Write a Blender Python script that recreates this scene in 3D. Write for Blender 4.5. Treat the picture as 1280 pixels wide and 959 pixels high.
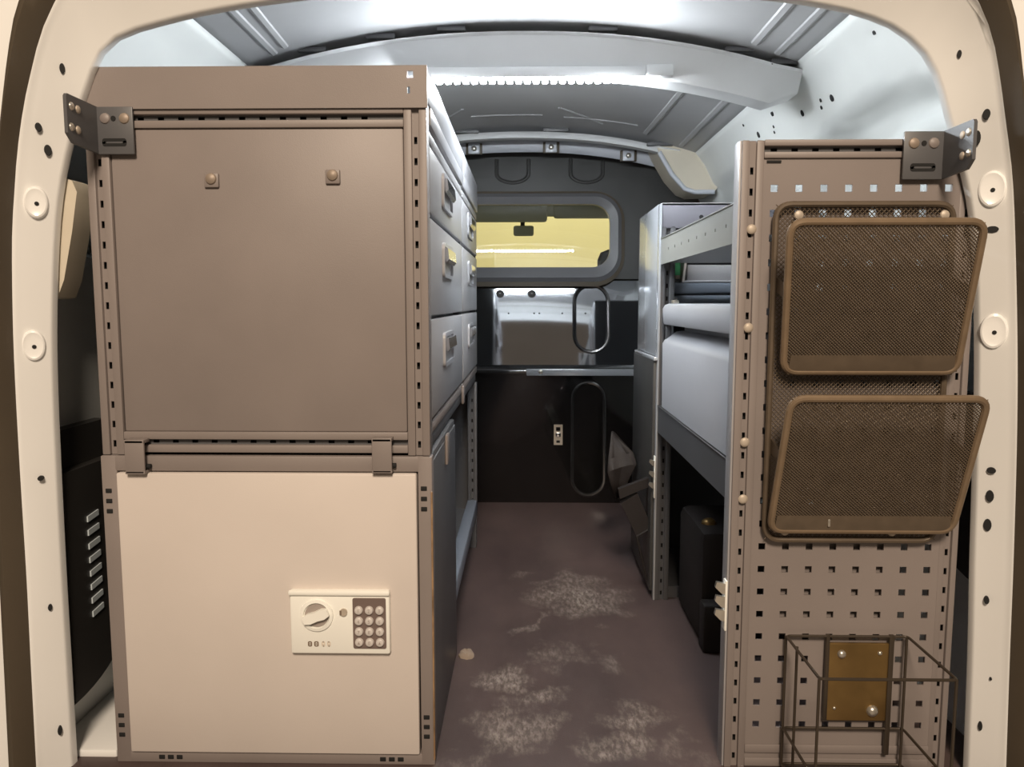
import bpy, bmesh, math, random
from mathutils import Vector, Matrix
random.seed(7)
S = bpy.context.scene
for o in list(bpy.data.objects): bpy.data.objects.remove(o)
COL = S.collection

# ---------------------------------------------------------------- camera, world, exposure
EYE = Vector((0, 0, 0.773)); FPX = 960.0
psi = -math.atan(18/960); th = math.atan(100/math.hypot(960, 18))
cw = Vector((math.sin(psi)*math.cos(th), math.cos(psi)*math.cos(th), -math.sin(th)))
cr = Vector((math.cos(psi), -math.sin(psi), 0)); cu = cr.cross(cw)
cam_d = bpy.data.cameras.new('camera'); cam = bpy.data.objects.new('camera', cam_d); COL.objects.link(cam)
cam.matrix_world = Matrix(((cr.x, cu.x, -cw.x, EYE.x), (cr.y, cu.y, -cw.y, EYE.y), (cr.z, cu.z, -cw.z, EYE.z), (0, 0, 0, 1)))
cam_d.sensor_width = 36; cam_d.lens = FPX/1280*36; cam_d.clip_start = 0.02
S.camera = cam
W = bpy.data.worlds.new('garage_light'); S.world = W; W.use_nodes = True
bg = W.node_tree.nodes['Background']; bg.inputs[0].default_value = (1.0, 0.78, 0.58, 1); bg.inputs[1].default_value = 0.17
S.view_settings.view_transform = 'Standard'; S.view_settings.look = 'None'
S.view_settings.gamma = 1; S.view_settings.use_curve_mapping = False
S.view_settings.exposure = 0.0
LED_POWER = 480.0
GARAGE_LAMP = 202.0
gl = bpy.data.lights.new('garage_area_light', 'AREA'); gl.shape = 'DISK'; gl.size = 1.0; gl.energy = GARAGE_LAMP; gl.color = (1.0, 0.82, 0.64)
glo = bpy.data.objects.new('garage_area_light', gl); COL.objects.link(glo); glo.location = (0.12, -2.3, 3.25)
glo.rotation_euler = (Vector((0.0, 1.3, 0.5)) - glo.location).to_track_quat('-Z', 'Y').to_euler()

g2 = bpy.data.lights.new('garage_area_light', 'AREA'); g2.shape = 'DISK'; g2.size = 1.0; g2.energy = 52; g2.color = (1.0, 0.93, 0.72)  # added fill, no lamp known here; brightens the yellow wall ahead
wall_fill_o = bpy.data.objects.new('garage_area_light', g2); COL.objects.link(wall_fill_o); wall_fill_o.location = (0.3, 4.9, 3.0)
wall_fill_o.rotation_euler = (Vector((0.0, 6.6, 1.2)) - wall_fill_o.location).to_track_quat('-Z', 'Y').to_euler()

# ---------------------------------------------------------------- helpers
def at(px, py, Y):
    d = cr*((px-640)/FPX) + cu*((479.5-py)/FPX) + cw
    return EYE + d*(Y/d.y)

class G:
    def __init__(s): s.v = []; s.f = []
    def add(s, vs, fs):
        b = len(s.v); s.v += [tuple(p) for p in vs]; s.f += [tuple(b+i for i in f) for f in fs]; return s
    def box(s, x0, x1, y0, y1, z0, z1, bev=0.0):
        x0, x1 = min(x0, x1), max(x0, x1); y0, y1 = min(y0, y1), max(y0, y1); z0, z1 = min(z0, z1), max(z0, z1)
        if bev <= 0:
            vs = [(x, y, z) for x in (x0, x1) for y in (y0, y1) for z in (z0, z1)]
            return s.add(vs, [(0, 1, 3, 2), (4, 6, 7, 5), (0, 4, 5, 1), (2, 3, 7, 6), (0, 2, 6, 4), (1, 5, 7, 3)])
        bev = min(bev, .49*min(x1-x0, y1-y0, z1-z0))
        bm = bmesh.new(); bmesh.ops.create_cube(bm, size=1)
        for v in bm.verts: v.co = ((x0+x1)/2+v.co.x*(x1-x0), (y0+y1)/2+v.co.y*(y1-y0), (z0+z1)/2+v.co.z*(z1-z0))
        bmesh.ops.bevel(bm, geom=list(bm.edges), offset=bev, segments=2, affect='EDGES', profile=.5)
        bm.verts.index_update()
        s.add([v.co[:] for v in bm.verts], [[v.index for v in f.verts] for f in bm.faces]); bm.free(); return s
    def prism(s, pts, d):
        n = len(pts); d = Vector(d); vs = [Vector(p) for p in pts]; vs += [p+d for p in vs]
        return s.add(vs, [tuple(range(n))[::-1], tuple(range(n, 2*n))] + [(i, (i+1) % n, n+(i+1) % n, n+i) for i in range(n)])
    def cyl(s, p0, p1, r, n=12, r1=None):
        p0 = Vector(p0); p1 = Vector(p1); a = (p1-p0).normalized()
        u = a.orthogonal().normalized(); w = a.cross(u); r1 = r if r1 is None else r1
        c = [(math.cos(2*math.pi*i/n), math.sin(2*math.pi*i/n)) for i in range(n)]
        vs = [p0+(u*x+w*y)*r for x, y in c] + [p1+(u*x+w*y)*r1 for x, y in c]
        return s.add(vs, [tuple(range(n))[::-1], tuple(range(n, 2*n))] + [(i, (i+1) % n, n+(i+1) % n, n+i) for i in range(n)])
    def tube(s, pts, r, n=6, closed=False):
        P = [Vector(p) for p in pts]; m = len(P); rings = []; up = None
        for i, p in enumerate(P):
            a = P[i-1] if (i or closed) else P[i]; b = P[(i+1) % m] if (i < m-1 or closed) else P[i]
            t = (b-a).normalized()
            up = t.orthogonal().normalized() if up is None else (up - t*up.dot(t)).normalized()
            w = t.cross(up)
            rings.append([p+(up*math.cos(2*math.pi*k/n)+w*math.sin(2*math.pi*k/n))*r for k in range(n)])
        vs = [q for g in rings for q in g]; fs = []
        for i in range(m if closed else m-1):
            j = (i+1) % m
            fs += [(i*n+k, i*n+(k+1) % n, j*n+(k+1) % n, j*n+k) for k in range(n)]
        if not closed: fs += [tuple(range(n))[::-1], tuple((m-1)*n+k for k in range(n))]
        return s.add(vs, fs)
    def dome(s, c, ax, r, h, n=10, m=3):
        c = Vector(c); ax = Vector(ax).normalized(); u = ax.orthogonal().normalized(); w = ax.cross(u)
        vs = []; fs = []
        for j in range(m):
            t = j/m*math.pi/2
            vs += [c+ax*(h*math.sin(t))+(u*math.cos(2*math.pi*k/n)+w*math.sin(2*math.pi*k/n))*(r*math.cos(t)) for k in range(n)]
        vs.append(c+ax*h)
        for j in range(m-1): fs += [(j*n+k, j*n+(k+1) % n, (j+1)*n+(k+1) % n, (j+1)*n+k) for k in range(n)]
        fs += [((m-1)*n+k, (m-1)*n+(k+1) % n, m*n) for k in range(n)] + [tuple(range(n))[::-1]]
        return s.add(vs, fs)
    def grid(s, rows, flip=False):
        n = len(rows[0]); vs = [p for r_ in rows for p in r_]
        fs = [(i*n+j, i*n+j+1, (i+1)*n+j+1, (i+1)*n+j) for i in range(len(rows)-1) for j in range(n-1)]
        return s.add(vs, [f[::-1] for f in fs] if flip else fs)
    def perf(s, o, u, v, nrm, U, V, holes, t):
        """plate of size U x V and thickness t with real rectangular holes (u0,u1,v0,v1)"""
        o, u, v, nrm = Vector(o), Vector(u), Vector(v), Vector(nrm)
        us = sorted({0, U} | {round(h[0], 5) for h in holes} | {round(h[1], 5) for h in holes})
        vs_ = sorted({0, V} | {round(h[2], 5) for h in holes} | {round(h[3], 5) for h in holes})
        nu, nv = len(us), len(vs_); full = {}
        for i in range(nu-1):
            for j in range(nv-1):
                a, b = (us[i]+us[i+1])/2, (vs_[j]+vs_[j+1])/2
                full[i, j] = not any(h[0] < a < h[1] and h[2] < b < h[3] for h in holes)
        V1 = [o+u*a+v*b for a in us for b in vs_]; V2 = [p+nrm*t for p in V1]; N = nu*nv; fs = []
        k = lambda i, j: i*nv+j
        for (i, j), ok in full.items():
            if not ok: continue
            q = (k(i, j), k(i+1, j), k(i+1, j+1), k(i, j+1)); fs.append(q[::-1]); fs.append(tuple(N+x for x in q))
            for di, dj, e in ((-1, 0, (3, 0)), (1, 0, (1, 2)), (0, -1, (0, 1)), (0, 1, (2, 3))):
                if not full.get((i+di, j+dj), False): a, b = q[e[0]], q[e[1]]; fs.append((a, b, N+b, N+a))
        return s.add(V1+V2, fs)

ORG = {}
def mesh_of(name, g, off, smooth=35):
    me = bpy.data.meshes.new(name); me.from_pydata([(p[0]-off.x, p[1]-off.y, p[2]-off.z) for p in g.v], [], g.f)
    bm = bmesh.new(); bm.from_mesh(me); bmesh.ops.recalc_face_normals(bm, faces=list(bm.faces)); bm.to_mesh(me); bm.free()
    if smooth:
        me.polygons.foreach_set('use_smooth', [True]*len(me.polygons)); me.set_sharp_from_angle(angle=math.radians(smooth))
    return me
def base(g):
    xs, ys, zs = zip(*g.v); return Vector(((min(xs)+max(xs))/2, (min(ys)+max(ys))/2, min(zs)))
def setp(o, label=None, cat=None, group=None, kind=None):
    if label: o['label'] = label
    if cat: o['category'] = cat
    if group: o['group'] = group
    if kind: o['kind'] = kind
    return o
def top(name, g, mat, label, cat, group=None, kind=None, smooth=35):
    off = base(g); o = bpy.data.objects.new(name, mesh_of(name, g, off, smooth)); COL.objects.link(o); o.location = off
    o.data.materials.append(M[mat]); ORG[o.name] = off; return setp(o, label, cat, group, kind)
def thing(name, loc, label, cat, group=None, kind=None):
    o = bpy.data.objects.new(name, None); COL.objects.link(o); o.location = loc; o.empty_display_size = .05
    ORG[o.name] = Vector(loc); return setp(o, label, cat, group, kind)
def part(name, g, mat, parent, label=None, kind=None, smooth=35):
    off = ORG[parent.name]; o = bpy.data.objects.new(name, mesh_of(name, g, off, smooth)); COL.objects.link(o)
    o.parent = parent; o.data.materials.append(M[mat]); ORG[o.name] = off; return setp(o, label, kind=kind)
def rep(name, me, mat, parent, locs, rot=None):
    """alike small parts sharing one mesh, modelled round its own origin"""
    off = ORG[parent.name]
    if not me.materials: me.materials.append(M[mat])
    for p in locs:
        o = bpy.data.objects.new(name, me); COL.objects.link(o); o.parent = parent; o.location = Vector(p)-off
        if rot: o.rotation_euler = rot
def solid(o, t, offset=1):
    m = o.modifiers.new('thickness', 'SOLIDIFY'); m.thickness = t; m.offset = offset; return o

# ---------------------------------------------------------------- materials
M = {}
def mat(name, col, rough=.5, metal=0, bump=0, bscale=300, var=.06, vscale=6, spec=.5, coat=0, stretch=None):
    m = bpy.data.materials.new(name); m.use_nodes = True; nt = m.node_tree; b = nt.nodes['Principled BSDF']
    L = nt.links.new; tc = nt.nodes.new('ShaderNodeTexCoord')
    n = nt.nodes.new('ShaderNodeTexNoise'); n.inputs['Scale'].default_value = vscale; n.inputs['Detail'].default_value = 6
    vec = tc.outputs['Object']
    if stretch:
        mp = nt.nodes.new('ShaderNodeMapping'); mp.inputs['Scale'].default_value = stretch; L(vec, mp.inputs[0]); vec = mp.outputs[0]
    L(vec, n.inputs['Vector'])
    r = nt.nodes.new('ShaderNodeValToRGB'); r.color_ramp.elements[0].position = .3; r.color_ramp.elements[1].position = .7
    r.color_ramp.elements[0].color = tuple(c*(1-var) for c in col)+(1,); r.color_ramp.elements[1].color = tuple(min(1, c*(1+var)) for c in col)+(1,)
    L(n.outputs[0], r.inputs[0]); L(r.outputs[0], b.inputs['Base Color'])
    b.inputs['Roughness'].default_value = rough; b.inputs['Metallic'].default_value = metal
    b.inputs['Specular IOR Level'].default_value = spec; b.inputs['Coat Weight'].default_value = coat; b.inputs['Coat Roughness'].default_value = .08
    if bump:
        n2 = nt.nodes.new('ShaderNodeTexNoise'); n2.inputs['Scale'].default_value = bscale; L(tc.outputs['Object'], n2.inputs['Vector'])
        bp = nt.nodes.new('ShaderNodeBump'); bp.inputs['Strength'].default_value = bump; bp.inputs['Distance'].default_value = .001
        L(n2.outputs[0], bp.inputs['Height']); L(bp.outputs[0], b.inputs['Normal'])
    M[name] = m; return m
mat('rack_grey', (.240, .206, .192), .48, bump=.15, bscale=700)
mat('rack_dark', (.10, .10, .105), .42, bump=.1, bscale=600)
mat('drawer_grey', (.34, .335, .345), .38, bump=.1, bscale=600)
mat('cap_grey', (.36, .36, .38), .3)
mat('safe_white', (.65, .59, .545), .45, bump=.1, bscale=500, var=.03)
mat('cream_plastic', (.92, .92, .86), .35, var=.02)
mat('body_white', (.86, .86, .84), .32, coat=.4, var=.02, vscale=3)
mat('body_inner', (.76, .78, .765), .4, var=.05, vscale=4)
mat('roof_paint', (.39, .392, .40), .45, var=.06, vscale=5)
mat('beam_white', (.78, .79, .80), .4, var=.03)
mat('cream_metal', (.62, .56, .45), .5, var=.06)
mat('rubber', (.085, .066, .044), .5, bump=.2, bscale=200)
mat('black_plastic', (.034, .032, .030), .38, bump=.25, bscale=500)
mat('bulk_sheen', (.37, .385, .41), .045, metal=.97, var=.05, vscale=9)
mat('bulk_black', (.17, .165, .165), .16, metal=.9, var=.08, vscale=9)
mat('bulk_matt', (.050, .049, .047), .42, spec=.5, var=.1, vscale=9)
mat('tray_grey', (.25, .255, .25), .4)
mat('plum_grey', (.17, .165, .19), .45)
mat('dark_steel', (.024, .020, .019), .6, spec=.2)
mat('frame_grey', (.16, .16, .17), .35)
mat('bolt_dull', (.30, .24, .19), .5, metal=.2)
mat('gloss_grey', (.46, .48, .51), .16, metal=.25, var=.08, vscale=8)
mat('header_grey', (.56, .58, .63), .3)
mat('zinc', (.72, .68, .60), .3, metal=.9, var=.1, vscale=60)
mat('chrome', (.85, .85, .87), .12, metal=1)
mat('bolt_cream', (.50, .43, .35), .5, metal=.2, var=.1, vscale=80)
mat('hole_black', (.008, .008, .008), .8)
mat('mesh_bronze', (.13, .098, .068), .4, metal=.25, var=.12, vscale=40)
mat('rim_bronze', (.23, .165, .105), .36, metal=.25, var=.12, vscale=30)
mat('wire_dark', (.065, .05, .036), .35, metal=.4)
mat('brass_plate', (.30, .19, .07), .28, metal=.75, var=.3, vscale=9)
mat('case_grey', (.38, .385, .41), .38, bump=.15, bscale=800, var=.03)
mat('case_blue', (.20, .23, .28), .4)
mat('green_card', (.05, .32, .12), .5)
mat('key_grey', (.62, .58, .55), .35)
mat('keypad_dark', (.17, .125, .11), .5)
mat('dial_grey', (.36, .31, .28), .35)
mat('mark_brown', (.20, .15, .11), .6)
mat('mark_faint', (.70, .62, .52), .6)
mat('vent_painted_light', (.55, .62, .66), .4)
mat('yellow_wall', (.82, .78, .44), .8, var=.04, vscale=2)
mat('headliner', (.46, .52, .42), .8)
mat('seat_cloth', (.04, .04, .045), .9)
mat('dust_lump', (.27, .21, .16), .9, bump=.5, bscale=150)
mat('concrete', (.30, .28, .26), .8, bump=.3, bscale=60, var=.15)
mat('edge_glint', (.27, .17, .09), .5, var=.4, vscale=40)
m = bpy.data.materials.new('led'); m.use_nodes = True; nt = m.node_tree; b = nt.nodes['Principled BSDF']
b.inputs['Base Color'].default_value = (1, 1, 1, 1); b.inputs['Emission Color'].default_value = (.90, .96, 1, 1); b.inputs['Emission Strength'].default_value = LED_POWER; M['led'] = m
m = bpy.data.materials.new('glass'); m.use_nodes = True; b = m.node_tree.nodes['Principled BSDF']
b.inputs['Base Color'].default_value = (.95, .97, .92, 1); b.inputs['Transmission Weight'].default_value = 1; b.inputs['Roughness'].default_value = 0.0; b.inputs['IOR'].default_value = 1.45; M['glass'] = m

def floor_material():
    m = bpy.data.materials.new('floor_vinyl'); m.use_nodes = True; nt = m.node_tree; b = nt.nodes['Principled BSDF']; L = nt.links.new
    def N(t): return nt.nodes.new(t)
    def math_(op, a, c, clamp=False):
        n = N('ShaderNodeMath'); n.operation = op; n.use_clamp = clamp
        for i, x in enumerate((a, c)):
            if isinstance(x, (int, float)): n.inputs[i].default_value = x
            else: L(x, n.inputs[i])
        return n.outputs[0]
    geo = N('ShaderNodeNewGeometry'); pos = geo.outputs['Position']
    def noise(scale, det=6, st=(1, 1, 1), rot=0, rough=.6):
        mp = N('ShaderNodeMapping'); mp.inputs['Scale'].default_value = st; mp.inputs['Rotation'].default_value = (0, 0, rot); L(pos, mp.inputs[0])
        n = N('ShaderNodeTexNoise'); n.inputs['Scale'].default_value = scale; n.inputs['Detail'].default_value = det; n.inputs['Roughness'].default_value = rough
        L(mp.outputs[0], n.inputs['Vector']); return n.outputs[0]
    # dust patches: centre x, y, half sizes, rotation, strength
    spots = [(.135, 1.99, .13, .17, 0, 1.0), (-.02, 2.12, .05, .09, .2, .5), (.07, 1.62, .09, .07, .4, .55), (-.035, 1.51, .055, .06, .2, 1.0),
             (-.03, 1.33, .075, .10, -.3, 1.0), (.045, 1.43, .06, .05, .7, .8), (.19, 1.36, .09, .06, 0, 1.0), (.15, 1.26, .09, .05, .2, .9),
             (.17, 1.60, .05, .05, .5, .6), (.28, 1.26, .05, .06, 0, .5), (-.10, 1.24, .07, .05, 0, .5), (.03, 1.80, .02, .09, -.35, .8)]
    wn_ = N('ShaderNodeTexNoise'); wn_.inputs['Scale'].default_value = 9; wn_.inputs['Detail'].default_value = 5; L(pos, wn_.inputs['Vector'])
    sb_ = N('ShaderNodeVectorMath'); sb_.operation = 'SUBTRACT'; L(wn_.outputs['Color'], sb_.inputs[0]); sb_.inputs[1].default_value = (.5, .5, .5)
    sc_ = N('ShaderNodeVectorMath'); sc_.operation = 'SCALE'; L(sb_.outputs[0], sc_.inputs[0]); sc_.inputs['Scale'].default_value = .22
    ad_ = N('ShaderNodeVectorMath'); ad_.operation = 'ADD'; L(pos, ad_.inputs[0]); L(sc_.outputs[0], ad_.inputs[1]); flat = N('ShaderNodeVectorMath'); flat.operation = 'MULTIPLY'; L(ad_.outputs[0], flat.inputs[0]); flat.inputs[1].default_value = (1, 1, 0)
    tot = None
    for (x, y, a, c, ro, k) in spots:
        mp = N('ShaderNodeMapping'); mp.vector_type = 'TEXTURE'; mp.inputs['Location'].default_value = (x, y, 0); mp.inputs['Rotation'].default_value = (0, 0, ro); mp.inputs['Scale'].default_value = (a*1.35, c*1.35, 1)
        L(flat.outputs[0], mp.inputs[0]); ln = N('ShaderNodeVectorMath'); ln.operation = 'LENGTH'; L(mp.outputs[0], ln.inputs[0])
        v = math_('MULTIPLY', math_('SUBTRACT', 1.0, ln.outputs['Value'], True), k)
        tot = v if tot is None else math_('MAXIMUM', tot, v)
    big = noise(14, 5, rot=.4); fine = noise(105, 8, (1.0, .36, 1), rot=.5, rough=.72)
    patch = math_('MULTIPLY', math_('SUBTRACT', math_('ADD', math_('MULTIPLY', tot, .8), math_('MULTIPLY', big, 1.1)), .72, True), 2.0, True)
    streak = math_('MULTIPLY', math_('SUBTRACT', fine, .44, True), 5.5, True)
    dust = math_('MULTIPLY', patch, math_('ADD', math_('MULTIPLY', streak, .46), .10), True)
    dust = math_('MINIMUM', dust, .75)
    base_n = noise(5, 8, (1, .5, 1)); r = N('ShaderNodeValToRGB'); r.color_ramp.elements[0].position = .3; r.color_ramp.elements[1].position = .72
    r.color_ramp.elements[0].color = (.060, .042, .040, 1); r.color_ramp.elements[1].color = (.105, .073, .067, 1); L(base_n, r.inputs[0])
    mx = N('ShaderNodeMix'); mx.data_type = 'RGBA'; L(dust, mx.inputs[0]); L(r.outputs[0], mx.inputs[6]); mx.inputs[7].default_value = (.50, .44, .38, 1)
    L(mx.outputs[2], b.inputs['Base Color']); b.inputs['Roughness'].default_value = .48
    bp = N('ShaderNodeBump'); bp.inputs['Strength'].default_value = .2; bp.inputs['Distance'].default_value = .001; L(noise(400, 2), bp.inputs['Height']); L(bp.outputs[0], b.inputs['Normal'])
    M['floor_vinyl'] = m
floor_material()

# ---------------------------------------------------------------- the van body (setting)
def cr_spline(pts, n):
    P = [Vector((a, b, 0)) for a, b in pts]; dense = []
    for i in range(len(P)-1):
        p0 = P[max(i-1, 0)]; p1 = P[i]; p2 = P[i+1]; p3 = P[min(i+2, len(P)-1)]
        for k in range(12):
            t = k/12; dense.append(.5*((2*p1)+(p2-p0)*t+(2*p0-5*p1+4*p2-p3)*t*t+(3*p1-p0-3*p2+p3)*t**3))
    dense.append(P[-1]); acc = [0]
    for a, b in zip(dense, dense[1:]): acc.append(acc[-1]+(b-a).length)
    out = []; j = 0
    for i in range(n):
        s = acc[-1]*i/(n-1)
        while j < len(acc)-2 and acc[j+1] < s: j += 1
        t = (s-acc[j])/max(1e-9, acc[j+1]-acc[j]); q = dense[j].lerp(dense[j+1], t); out.append((q.x, q.y))
    return out
NF = 110
ring_I = [(95, 1010), (85, 840), (78, 720), (71, 580), (67, 480), (66, 400), (69, 300), (75, 237), (85, 187), (98, 140), (112, 97), (125, 67), (150, 45), (200, 29), (265, 14), (340, 2), (450, -10), (640, -17), (830, -12), (960, -3), (1030, 7), (1075, 17), (1120, 35), (1155, 65), (1173, 100), (1187, 150), (1201, 200), (1213, 250), (1221, 330), (1223, 450), (1221, 560), (1217, 700), (1214, 830), (1207, 1010)]
ring_B = [(59, 1010), (53, 840), (49, 720), (40, 590), (34, 480), (31, 400), (31, 300), (33, 240), (37, 187), (44, 130), (54, 80), (64, 45), (76, 20), (88, 0), (120, -35), (200, -58), (330, -72), (640, -84), (930, -72), (1080, -52), (1170, -30), (1212, 2), (1230, 40), (1240, 90), (1248, 150), (1256, 225), (1259, 330), (1260, 450), (1260, 560), (1256, 700), (1251, 830), (1243, 1010)]
ring_S = [(48, 1010), (39, 840), (33, 720), (25, 590), (19, 480), (16, 400), (15, 300), (18, 240), (22, 187), (30, 130), (41, 80), (50, 45), (60, 20), (72, -3), (105, -48), (200, -78), (330, -94), (640, -106), (930, -94), (1090, -72), (1185, -42), (1222, 0), (1240, 45), (1249, 90), (1257, 150), (1266, 225), (1270, 330), (1272, 450), (1271, 560), (1267, 700), (1262, 830), (1256, 1010)]
ring_O = [(14, 1010), (6, 840), (0, 720), (-4, 590), (-6, 480), (-6, 350), (-2, 220), (9, 100), (16, 40), (25, 0), (55, -70), (160, -125), (330, -142), (640, -154), (930, -142), (1120, -118), (1225, -65), (1263, 0), (1276, 90), (1284, 180), (1289, 330), (1292, 480), (1292, 650), (1290, 830), (1286, 1010)]
def ring(pts, Y): return [at(x, y, Y) for x, y in cr_spline(pts, NF)]
YI, YB = 1.205, 1.185
RI, RB, RS, RO = ring(ring_I, YI), ring(ring_B, YB), ring(ring_S, 1.172), ring(ring_O, 1.155)
cen = Vector((-.015, 0, .62))
def grow(rg, d, Y):
    out = []
    for p in rg:
        q = Vector((p.x-cen.x, 0, max(p.z-cen.z, -.0))); q = q.normalized() if q.length > 1e-6 else Vector((1, 0, 0))
        out.append(Vector((p.x+q.x*d, Y, p.z+q.z*d)))
    return out
frame = G()
R2 = [Vector((p.x, 1.217, p.z)) for p in RI]; R3 = grow(RI, .05, 1.218)
Rm = [a.lerp(b, .5)+Vector((0, -.004, 0)) for a, b in zip(RB, RS)]
Ri = [a.lerp(b, .06)+Vector((0, -.004, 0)) for a, b in zip(RI, RB)]
Rout = grow(RO, .035, 1.165); Rout2 = grow(RO, .16, 1.23)
frame.grid([R3, R2, RI, Ri, RB, Rm, RS, grow(RS, .004, 1.182), grow(RO, .004, 1.182), Rout, Rout2])
wr = top('wall_rear', frame, 'body_white', 'white painted rear door frame around the van opening', 'door frame', kind='structure', smooth=85)
seal = G()
Sm = [a.lerp(b, .5)+Vector((0, -.022, 0)) for a, b in zip(RS, RO)]; S1 = [a.lerp(b, .2)+Vector((0, -.014, 0)) for a, b in zip(RS, RO)]; S2 = [a.lerp(b, .8)+Vector((0, -.014, 0)) for a, b in zip(RS, RO)]
Sb = [a.lerp(b, .5)+Vector((0, .02, 0)) for a, b in zip(RS, RO)]
rows = [RS, S1, Sm, S2, RO, Sb, RS]
seal.grid(rows)
top('trim_1', seal, 'rubber', 'dark rubber door seal running round the rear opening', 'door seal', kind='structure', smooth=60)
# holes and pressed dimples in the door frame
PXI, PXB = cr_spline(ring_I, NF), cr_spline(ring_B, NF)
def frame_at(px, py):
    best = None
    for a, b in zip(PXI, PXB):
        dx, dy = b[0]-a[0], b[1]-a[1]; t = max(0, min(1, ((px-a[0])*dx+(py-a[1])*dy)/(dx*dx+dy*dy)))
        d = math.hypot(a[0]+dx*t-px, a[1]+dy*t-py)
        if best is None or d < best[0]: best = (d, t)
    return at(px, py, (YI-.004)*(1-best[1])+YB*best[1]-.001)
def disc(c, r, t=.0015, n=14, sx=1.0):
    g = G(); g.cyl((0, 0, 0), (0, -t, 0), r, n); g.v = [(x*sx, y, z) for x, y, z in g.v]; return g
def face_axes(c):
    sd = 1 if c.x > 0 else -1; n = Vector((-sd*.40, -.917, 0)); return Vector((-n.y, n.x, 0)), n
for (px, py, rx, rz) in [(78, 86, 3, 6), (48, 159, 3.5, 5), (60, 188, 4, 6.5), (51, 598, 3.5, 3), (63, 759, 2.5, 4.5), (75, 913, 2.5, 6), (1199, 68, 2.5, 4.5), (1233, 143, 4, 6), (1221, 173, 4, 9), (1240, 287, 7, 4), (1239, 588, 5, 4), (1237, 620, 4.5, 7.5), (1234, 656, 4.5, 8), (1233, 750, 3, 5), (1225, 907, 2.5, 6), (1238, 848, 1.5, 2)]:
    c = frame_at(px, py); s_ = 1.18/960; u, n = face_axes(c)
    g = G(); g.cyl((0, -.010, 0), (0, .0034, 0), 1, 14); g.v = [tuple(c+u*(x*rx*s_)+n*y+Vector((0, 0, z*rz*s_))) for x, y, z in g.v]
    part('hole', g, 'hole_black', wr)
for (px, py, r) in [(45, 253, 15), (42, 432, 15), (1240, 236, 17), (1242, 414, 17)]:
    c = frame_at(px, py); R = r*1.18/960; u, n = face_axes(c); g = G(); N_ = 32; rows = []
    for (rr, yy) in ((1.12, -.006), (1.0, .0012), (.88, .0024), (.76, .0016), (.5, .0010), (.02, .0009)):
        rows.append([tuple(c+u*(.85*rr*R*math.cos(2*math.pi*k/N_))+n*yy+Vector((0, 0, 1.25*rr*R*math.sin(2*math.pi*k/N_)))) for k in range(N_+1)])
    g.grid(rows); d = part('pressed_dimple', g, 'body_white', wr)
    q = c+u*.001-Vector((0, 0, .002)); part('hole', G().cyl(q-n*.004, q+n*.002, .0032, 10), 'hole_black', d)

# side walls and roof
CX = -.015
WP = [(.60, 1.295), (.635, 1.25), (.675, 1.17), (.72, 1.05), (.765, .9), (.79, .72), (.80, .5), (.805, .25), (.805, -.03)]
def wall_x(z):
    for (a, b), (c, d) in zip(WP, WP[1:]):
        if d <= z <= b: return a+(c-a)*(b-z)/(b-d)
    return WP[0][0] if z > WP[0][1] else WP[-1][0]
def wall(side):
    zs = [1.295-1.325*(i/90) for i in range(91)]; rows = []
    for z in zs:
        row = []
        for j in range(121):
            y = 1.212+1.798*j/120; x = wall_x(z)
            e = ((y-1.57)/.44)**2+((z-1.006)/.16)**2          # pressed hollow beside the rear pillar
            x += .05*max(0, min(1, (1.06-e)/.22))-.022*max(0, min(1, (.55-((y-1.45)/.40)**2-((z-1.0)/.16)**2)/.25))
            e2 = max(abs(y-2.45)/.30, abs(z-1.08)/.10); x += .012*max(0, min(1, (1.05-e2)/.12))
            row.append((CX+side*x, y, z))
        rows.append(row)
    return G().grid(rows)
wl = top('wall_left', wall(-1), 'body_inner', 'pale painted inner side wall of the van behind the drawer cabinets', 'wall', kind='structure', smooth=60); solid(wl, .004, 0)
wrt = top('wall_right', wall(1), 'body_inner', 'pale painted inner side wall of the van behind the perforated rack', 'wall', kind='structure', smooth=60); solid(wrt, .004, 0)
def on_wall(px, py):
    lo, hi = 1.15, 3.2
    for _ in range(50):
        mdl = (lo+hi)/2; p = at(px, py, mdl)
        if p.x-CX > wall_x(p.z): hi = mdl
        else: lo = mdl
    return at(px, py, lo)
for (px, py, r) in [(966, 141, 4), (1004, 141, 4), (1027, 125, 2.5), (1028, 134, 2.5), (1041, 122, 4.5), (949, 168, 4), (968, 158, 2), (969, 165, 2), (930, 156, 2), (1094, 40, 3)]:
    c = on_wall(px, py); R = r*c.y/960; n = Vector((-.93, 0, -.37))
    part('hole', G().cyl(c-n*.012, c+n*.003, R, 12), 'hole_black', wrt)
def roof_z(x): return 1.378-.085*(abs(x-CX)/.6)**2.2
rf = G(); rows = []
for j in range(60):
    y = 1.205+1.835*j/59
    rows.append([(CX+.615*(i/40*2-1), y, roof_z(CX+.615*(i/40*2-1))) for i in range(41)])
rf.grid(rows)
ceil = top('ceiling', rf, 'roof_paint', 'grey painted sheet metal roof of the van with pressed beads', 'ceiling', kind='structure'); solid(ceil, .004, 1)
def bead(p, q, r, matn='roof_paint'):
    n = 14; pts = []
    for k in range(n+1):
        t = k/n; x = p[0]+(q[0]-p[0])*t; y = p[1]+(q[1]-p[1])*t; pts.append((x, y, roof_z(x)+r*.62))
    part('pressed_bead', G().tube(pts, r, 8), matn, ceil)
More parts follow.
